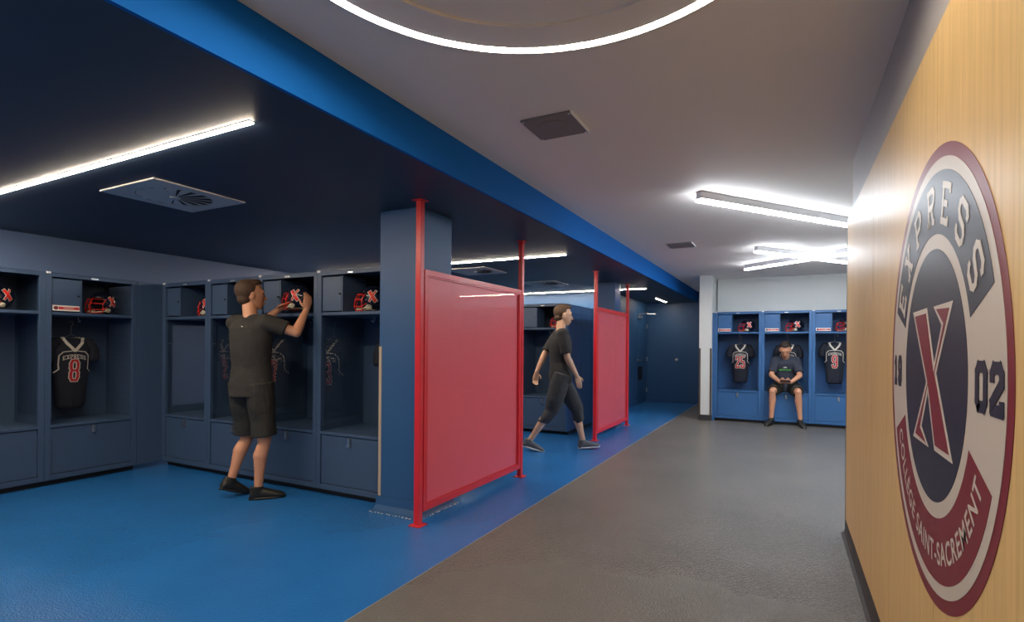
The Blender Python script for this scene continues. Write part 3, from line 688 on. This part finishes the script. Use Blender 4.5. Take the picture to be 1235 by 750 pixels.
# ------------------------------------------------------------------ people
def V(*a): return Vector(a)
def hand(bm, w, d, n, side, curl=.5, s=1.0):
    """w wrist, d direction of the hand, n back-of-hand normal, side = direction of the thumb"""
    d = d.normalized(); n = (n-d*n.dot(d)).normalized(); l = side.normalized(); l = (l-d*l.dot(d)-n*l.dot(n)).normalized()
    loft(bm, [(w, l*.026*s, n*.019*s), (w+d*.03*s, l*.034*s, n*.017*s), (w+d*.07*s, l*.042*s, n*.015*s), (w+d*.098*s, l*.040*s, n*.012*s)], 14)
    for k, (o, L) in enumerate(((.030, .072), (.010, .080), (-.010, .074), (-.029, .058))):
        p = w+d*.092*s+l*o*s; a = 0
        for j, fr in enumerate((.45, .32, .25)):
            a += curl*(.7, .9, .6)[j]; q = p+(d*math.cos(a)-n*math.sin(a))*L*fr*s
            capsule(bm, p, q, .0092*s*(1-.08*j), .0088*s*(1-.1*j), 8); p = q
    p = w+d*.022*s+l*.026*s; q = p+(d*.6+l*.75-n*.25).normalized()*.038*s; r = q+(d*.95+l*.15-n*.35).normalized()*.032*s
    capsule(bm, p, q, .013*s, .011*s, 8); capsule(bm, q, r, .011*s, .009*s, 8)
def remesh(o, vox, it=3):
    m = o.modifiers.new('remesh', 'REMESH'); m.mode = 'VOXEL'; m.voxel_size = vox; m.use_smooth_shade = True
    k = o.modifiers.new('smooth', 'SMOOTH'); k.iterations = it; k.factor = .5
def person(loc, label, J, skin, hairm, shirtm, shortm, shoem, sleeve=.62, short_len=1.0, sole='shoe_black', hem=.03):
    loc = Vector(loc); root = thing('person', label, 'person', loc)
    up = V(0, 0, 1); J = {k: (v-loc if k in PT else v) for k, v in J.items()}
    side = (J['sr']-J['sl']).normalized(); hs = (J['hr']-J['hl']).normalized()
    sc = (J['sr']+J['sl'])/2; pc = (J['hr']+J['hl'])/2
    ax = (sc-pc).normalized(); fwd = side.cross(-ax).normalized()
    if fwd.dot(J['chest_dir']) < 0: fwd = -fwd
    fp = J['hip_dir'].normalized()
    def spine(t): return pc+(sc-pc)*t+J.get('bow', V(0, 0, 0))*math.sin(PI*t)
    def mixv(a, b, t): return a*(1-t)+b*t
    def torso(bm, g, t0=-.12, top=True):
        T = [(-.16, .10, .09), (-.08, .160, .112), (0, .172, .122), (.12, .158, .112), (.30, .142, .103), (.52, .152, .112), (.74, .170, .120), (.90, .172, .108), (.99, .140, .085), (1.05, .075, .062)]
        R = []
        for t, a, b in T:
            if t < t0: continue
            if not top and t > .3: continue
            k = max(0, min(1, t)); R.append((spine(t), mixv(hs, side, k).normalized()*(a+g), mixv(fp, fwd, k).normalized()*(b+g)))
        loft(bm, R, 28)
    # --- body
    bm = bmesh.new(); torso(bm, 0)
    for s, sh, el, wr in (('l', 'sl', 'el', 'wl'), ('r', 'sr', 'er', 'wr')):
        a, b, c = J[sh], J[el], J[wr]
        chain(bm, [spine(.92), a], [.06, .060]); chain(bm, [a, a+(b-a)*.4, b], [.056, .050, .040])
        chain(bm, [b, b+(c-b)*.3, c], [.041, .042, .026])
        hand(bm, c, J['hd'+s], J['hn'+s], J['ht'+s], J.get('curl', .5))
    for s, hp, kn, an in (('l', 'hl', 'kl', 'al'), ('r', 'hr', 'kr', 'ar')):
        a, b, c = J[hp], J[kn], J[an]; back = -J['foot'+s].normalized()
        chain(bm, [a, a+(b-a)*.5, b], [.092, .076, .055], 18)
        d = (c-b); back = (back-d.normalized()*back.dot(d.normalized()))
        chain(bm, [b, b+d*.12], [.055, .050]); chain(bm, [b+d*.10, b+d*.34+back*.016, b+d*.62+back*.008, c], [.050, .057, .043, .033], 18)
        f = J['foot'+s].normalized(); chain(bm, [c, c+f*.05-up*.045, c+f*.11-up*.060], [.033, .024, .020])
    # neck and head
    hc = J['head']; F = J['face'].normalized(); U = J['hup'].normalized(); U = (U-F*U.dot(F)).normalized(); Rr = F.cross(U)
    Mh = Matrix((Rr, F, U)).transposed()*1.07
    H = lambda x, y, z: hc+Mh @ V(x, y, z)
    nb = spine(1.0); chain(bm, [nb, H(0, -.02, -.075)], [.062, .057])
    for q in ('sl', 'sr'): chain(bm, [nb+ax*.035, J[q]], [.045, .05])
    ellipsoid(bm, H(0, -.012, .028), Mh, (.076, .096, .092), 24)
    loft(bm, [(H(0, .020, .04), Mh @ V(.066, 0, 0), Mh @ V(0, .072, 0)), (H(0, .018, .0), Mh @ V(.068, 0, 0), Mh @ V(0, .076, 0)), (H(0, .015, -.045), Mh @ V(.060, 0, 0), Mh @ V(0, .074, 0)), (H(0, .020, -.085), Mh @ V(.044, 0, 0), Mh @ V(0, .064, 0)), (H(0, .028, -.110), Mh @ V(.026, 0, 0), Mh @ V(0, .045, 0))], 20)
    loft(bm, [(H(0, .086, .012), Mh @ V(.008, 0, 0), Mh @ V(0, .010, 0)), (H(0, .097, -.018), Mh @ V(.012, 0, 0), Mh @ V(0, .016, 0)), (H(0, .102, -.032), Mh @ V(.017, 0, 0), Mh @ V(0, .016, 0)), (H(0, .088, -.042), Mh @ V(.012, 0, 0), Mh @ V(0, .010, 0))], 10)
    for s in (-1, 1):
        ellipsoid(bm, H(s*.077, -.008, -.008), Mh @ Matrix.Rotation(s*.35, 3, 'Z'), (.011, .020, .033), 12)
        ellipsoid(bm, H(s*.034, .076, .028), Mh, (.026, .014, .008), 10)
    ellipsoid(bm, H(0, .086, -.066), Mh, (.026, .012, .012), 10)
    b = link('body', bm, skin, root, True); remesh(b, .0055, 2)
    bm = bmesh.new()
    for s in (-1, 1): ellipsoid(bm, H(s*.031, .0835, .008), Mh, (.010, .009, .0042), 10)
    link('eyes', bm, 'eye_dark', b, True)
    bm = bmesh.new()
    for s in (-1, 1): tube(bm, [H(s*.014, .092, .028), H(s*.032, .091, .034), H(s*.050, .081, .028)], .0026, 6)
    link('eyebrows', bm, hairm, b, True)
    bm = bmesh.new(); ellipsoid(bm, H(0, .0955, -.064), Mh, (.024, .006, .0065), 10); link('lips', bm, 'lip', b, True)
    bm = bmesh.new(); ellipsoid(bm, H(0, -.034, .040), Mh, (.083, .094, .088), 28)
    loft(bm, [(H(0, .008, .088), Mh @ V(.070, 0, 0), Mh @ V(0, .07, 0)), (H(0, .016, .110), Mh @ V(.056, 0, 0), Mh @ V(0, .062, 0)), (H(0, .008, .128), Mh @ V(.035, 0, 0), Mh @ V(0, .048, 0))], 20)
    ellipsoid(bm, H(0, -.052, -.03), Mh, (.064, .058, .052), 20)
    h = link('hair', bm, hairm, root, True); remesh(h, .007, 2)
    # --- clothing
    bm = bmesh.new(); torso(bm, .024, -.12 if hem < .1 else -.3)
    lo = spine(-hem*2); loft(bm, [(lo-ax*.06, hs*.196, fp*.142), (lo+ax*.02, hs*.195, fp*.146), (spine(.15), hs*.180, fp*.134), (spine(.3), hs*.168, fp*.128)], 28)
    for s, sh, el in (('l', 'sl', 'el'), ('r', 'sr', 'er')):
        a, c = J[sh], J[el]; chain(bm, [spine(.93), a], [.080, .074]); chain(bm, [spine(1.03), a], [.062, .068]); e = a+(c-a)*sleeve; d = (c-a).normalized(); u, v = perp(d)
        loft(bm, [(a-d*.03, u*.070, v*.070), (a+d*.03, u*.074, v*.074), (a+(e-a)*.6, u*.070, v*.070), (e, u*.069, v*.069)], 20)
    for v in bm.verts: v.co += V(math.sin(v.co.z*34+v.co.x*9), math.cos(v.co.z*29+v.co.y*11), 0)*.0035
    sh_ = link('t_shirt', bm, shirtm, root, True); remesh(sh_, .008, 3)
    bm = bmesh.new()
    loft(bm, [(spine(-.17), hs*.14, fp*.12), (spine(-.10), hs*.190, fp*.135), (spine(0), hs*.192, fp*.138), (spine(.12), hs*.172, fp*.124), (spine(.2), hs*.155, fp*.114)], 28)
    for hp, kn, an in (('hl', 'kl', 'al'), ('hr', 'kr', 'ar')):
        a, c, e = J[hp], J[kn], J[an]; d = (c-a).normalized(); u, v = perp(d)
        k = min(short_len, 1.0); R = [(a-d*.03, .112), (a+(c-a)*.35, .112), (a+(c-a)*.7*k, .104), (a+(c-a)*k, .100)]
        if short_len > 1:
            g = (e-c)*(short_len-1); u2, v2 = perp(e-c); R[-1] = (c, .082); R.append((c+g*.6, .074)); R.append((c+g, .068))
        loft(bm, [(p, u*r, v*r) for p, r in R], 22)
    for v in bm.verts: v.co += V(math.sin(v.co.z*40+v.co.x*23), math.cos(v.co.z*31+v.co.y*17), 0)*.005
    st = link('shorts' if short_len < 1.2 else 'cropped_pants', bm, shortm, root, True); remesh(st, .008, 3)
    for s, an in (('l', 'al'), ('r', 'ar')):
        a = J[an]; f = J['foot'+s].normalized(); tilt = J.get('tilt'+s, 0); l = up.cross(f); l.z = 0; l.normalize(); n = f.cross(l).normalized()
        if n.z < 0: n = -n
        o = a-n*.092
        P_ = lambda y, z: o+f*y+n*z
        bm = bmesh.new()
        loft(bm, [(P_(-.068, .040), l*.020, n*.026), (P_(-.055, .042), l*.034, n*.038), (P_(-.02, .050), l*.038, n*.046), (P_(.03, .052), l*.041, n*.050), (P_(.08, .043), l*.046, n*.041), (P_(.14, .033), l*.049, n*.030), (P_(.185, .026), l*.041, n*.022), (P_(.208, .022), l*.018, n*.010)], 20)
        loft(bm, [(P_(-.008, .055), l*.043, f*.060), (P_(-.010, .085), l*.043, f*.056), (P_(-.014, .112), l*.042, f*.048)], 20)
        so = link('shoe', bm, shoem, root, True); remesh(so, .005, 2)
        bm = bmesh.new(); n_ = 30; A = []; B = []
        for k in range(n_):
            q = 2*PI*k/n_; y = .07+.145*math.cos(q); w = .042*math.sin(q)*(1+.18*math.cos(q)); A.append(bm.verts.new(P_(y, .0)+l*w)); B.append(bm.verts.new(P_(y, .020)+l*w*1.03))
        bm.faces.new(A); bm.faces.new(B[::-1])
        for k in range(n_): bm.faces.new((A[k], A[(k+1) % n_], B[(k+1) % n_], B[k]))
        link('sole', bm, sole, so, True)
        bm = bmesh.new()
        for k in range(4): y = .035+.022*k; tube(bm, [P_(y, .082-.011*k)-l*.02, P_(y, .090-.011*k), P_(y, .082-.011*k)+l*.02], .0028, 6)
        link('laces', bm, 'toe_black' if sole == 'shoe_black' else 'sole_white', so, True)
    return root, sh_, H
PT = {'sl', 'sr', 'el', 'er', 'wl', 'wr', 'hl', 'hr', 'kl', 'kr', 'al', 'ar', 'head'}

# standing at the back row, reaching up with the helmet
p1, sh1, _ = person((-4.02, 3.0, 0), 'man in black t-shirt and black shorts standing at the lockers, arms raised holding a helmet', dict(
    sl=V(-4.205, 2.97, 1.480), sr=V(-3.86, 3.01, 1.480), el=V(-4.12, 3.19, 1.50), er=V(-3.685, 3.16, 1.40), wl=V(-4.05, 3.26, 1.60), wr=V(-3.725, 3.30, 1.60),
    hdl=V(.55, .45, .45), hdr=V(-.06, .22, .95), hnl=V(-.8, -.1, .4), hnr=V(.85, -.1, .3), htl=V(0, -.8, .6), htr=V(0, -.8, .6), curl=.35,
    hl=V(-4.115, 2.98, .95), hr=V(-3.925, 3.0, .95), kl=V(-4.15, 3.05, .50), kr=V(-3.905, 3.03, .50), al=V(-4.19, 2.93, .145), ar=V(-3.93, 2.995, .092),
    footl=V(.15, .92, -.34), footr=V(.59, .81, 0), head=V(-4.08, 3.03, 1.718), face=V(.42, .90, .03), hup=V(.03, -.02, 1), chest_dir=V(0, 1, 0), hip_dir=V(0, 1, 0)),
    'skin', 'hair_brown', 'shirt_black', 'shorts_black', 'shoe_black', .66, .93)
bm = bmesh.new(); box(bm, (-.05, -.012, 0), (.05, -.010, .007)); 
o = link('collar_mark', bm, 'strip_white', sh1); o.location = (-.005, -.118, 1.44)

# walking past the second bay
p2, sh2, _ = person((-2.52, 6.2, 0), 'person in dark shirt, cropped grey pants and grey sneakers walking between the two red screens', dict(
    sl=V(-2.62, 6.35, 1.455), sr=V(-2.43, 6.05, 1.455), el=V(-2.76, 6.25, 1.20), er=V(-2.37, 6.05, 1.17), wl=V(-2.83, 6.16, .97), wr=V(-2.275, 6.13, .94),
    hdl=V(-.1, -.05, -1), hdr=V(.22, .12, -.95), hnl=V(-.5, .8, 0), hnr=V(.5, -.85, 0), htl=V(.85, .5, 0), htr=V(.85, .5, 0), curl=.4,
    hl=V(-2.57, 6.28, .94), hr=V(-2.47, 6.12, .94), kl=V(-2.36, 6.38, .50), kr=V(-2.58, 6.07, .50), al=V(-2.30, 6.44, .10), ar=V(-2.83, 5.97, .13),
    footl=V(.84, .54, .08), footr=V(.80, .50, -.25), head=V(-2.49, 6.225, 1.69), face=V(.85, .5, -.12), hup=V(.08, .05, 1), chest_dir=V(.85, .52, 0), hip_dir=V(.85, .52, 0)),
    'skin_pale', 'hair_brown', 'shirt_charcoal', 'pants_grey', 'shoe_grey', .85, 1.38, 'sole_white')

# seated in the middle far locker, looking down at a phone
p3, sh3, H3 = person((-.02, 10.30, 0), 'man in navy t-shirt sitting on the far locker bench, looking down at a phone', dict(
    sl=V(.13, 10.30, 1.095), sr=V(-.18, 10.30, 1.095), el=V(.19, 10.18, .84), er=V(-.24, 10.18, .84), wl=V(.055, 10.00, .735), wr=V(-.105, 10.00, .735),
    hdl=V(-.8, -.45, .12), hdr=V(.8, -.45, .12), hnl=V(.2, -.5, -.7), hnr=V(-.2, -.5, -.7), htl=V(0, -.4, .9), htr=V(0, -.4, .9), curl=.6,
    hl=V(.075, 10.36, .645), hr=V(-.115, 10.36, .645), kl=V(.165, 9.99, .58), kr=V(-.215, 9.99, .58), al=V(.20, 10.01, .11), ar=V(-.235, 10.01, .11),
    footl=V(.30, -.95, -.10), footr=V(-.42, -.9, -.10), head=V(-.03, 10.17, 1.275), face=V(0, -.83, -.56), hup=V(0, -.5, .85), chest_dir=V(0, -1, 0), hip_dir=V(0, -1, 0), bow=V(0, .05, 0)),
    'skin', 'hair_dark', 'shirt_slate', 'shorts_black', 'shoe_black', .80, .86)
t = thing('phone', 'small dark phone in the hands of the seated man', 'phone', (-.025, 9.90, .755))
link('case', boxes([((-.075, -.036, -.004), (.075, .036, .004))], .003), 'dark_metal', t); link('display', boxes([((-.068, -.031, .004), (.068, .031, .0048))]), 'eye_dark', t)
t.rotation_euler = (.5, 0, 0)
# green lettering band and light emblem on the shirt front
def chest_print(nm, m, fn, off):
    bm = bmesh.new(); fn(bm); bmesh.ops.subdivide_edges(bm, edges=bm.edges, cuts=2, use_grid_fill=True)
    o = link(nm, bm, m, sh3); w = o.modifiers.new('wrap', 'SHRINKWRAP'); w.target = sh3; w.wrap_method = 'PROJECT'; w.use_project_y = True; w.use_project_z = False; w.use_negative_direction = False; w.use_positive_direction = True; w.offset = off; w.wrap_mode = 'ABOVE_SURFACE'
FY = lambda u, v, w: V(u-.01, -.35-w, v)
def fan(b):
    for k in range(5):
        a = PI*(.18+.16*k); p = V(.03*math.cos(a), .96+.028*math.sin(a)); q = V(.014*math.cos(a), .958+.012*math.sin(a)); n = V(-math.sin(a), math.cos(a))*.005
        prism(b, [(q+n).to_tuple(), (q-n).to_tuple(), (p-n).to_tuple(), (p+n).to_tuple()], FY, .0005)
def word(b):
    for k in range(9): x = -.09+k*.02; prism(b, [(x, .925-abs(k-4)*.0015), (x+.016, .925-abs(k-4)*.0015), (x+.016, .945), (x, .945)], FY, .0005)
chest_print('shirt_emblem', 'strip_white', fan, .003)
chest_print('shirt_lettering', 'print_green', word, .003)
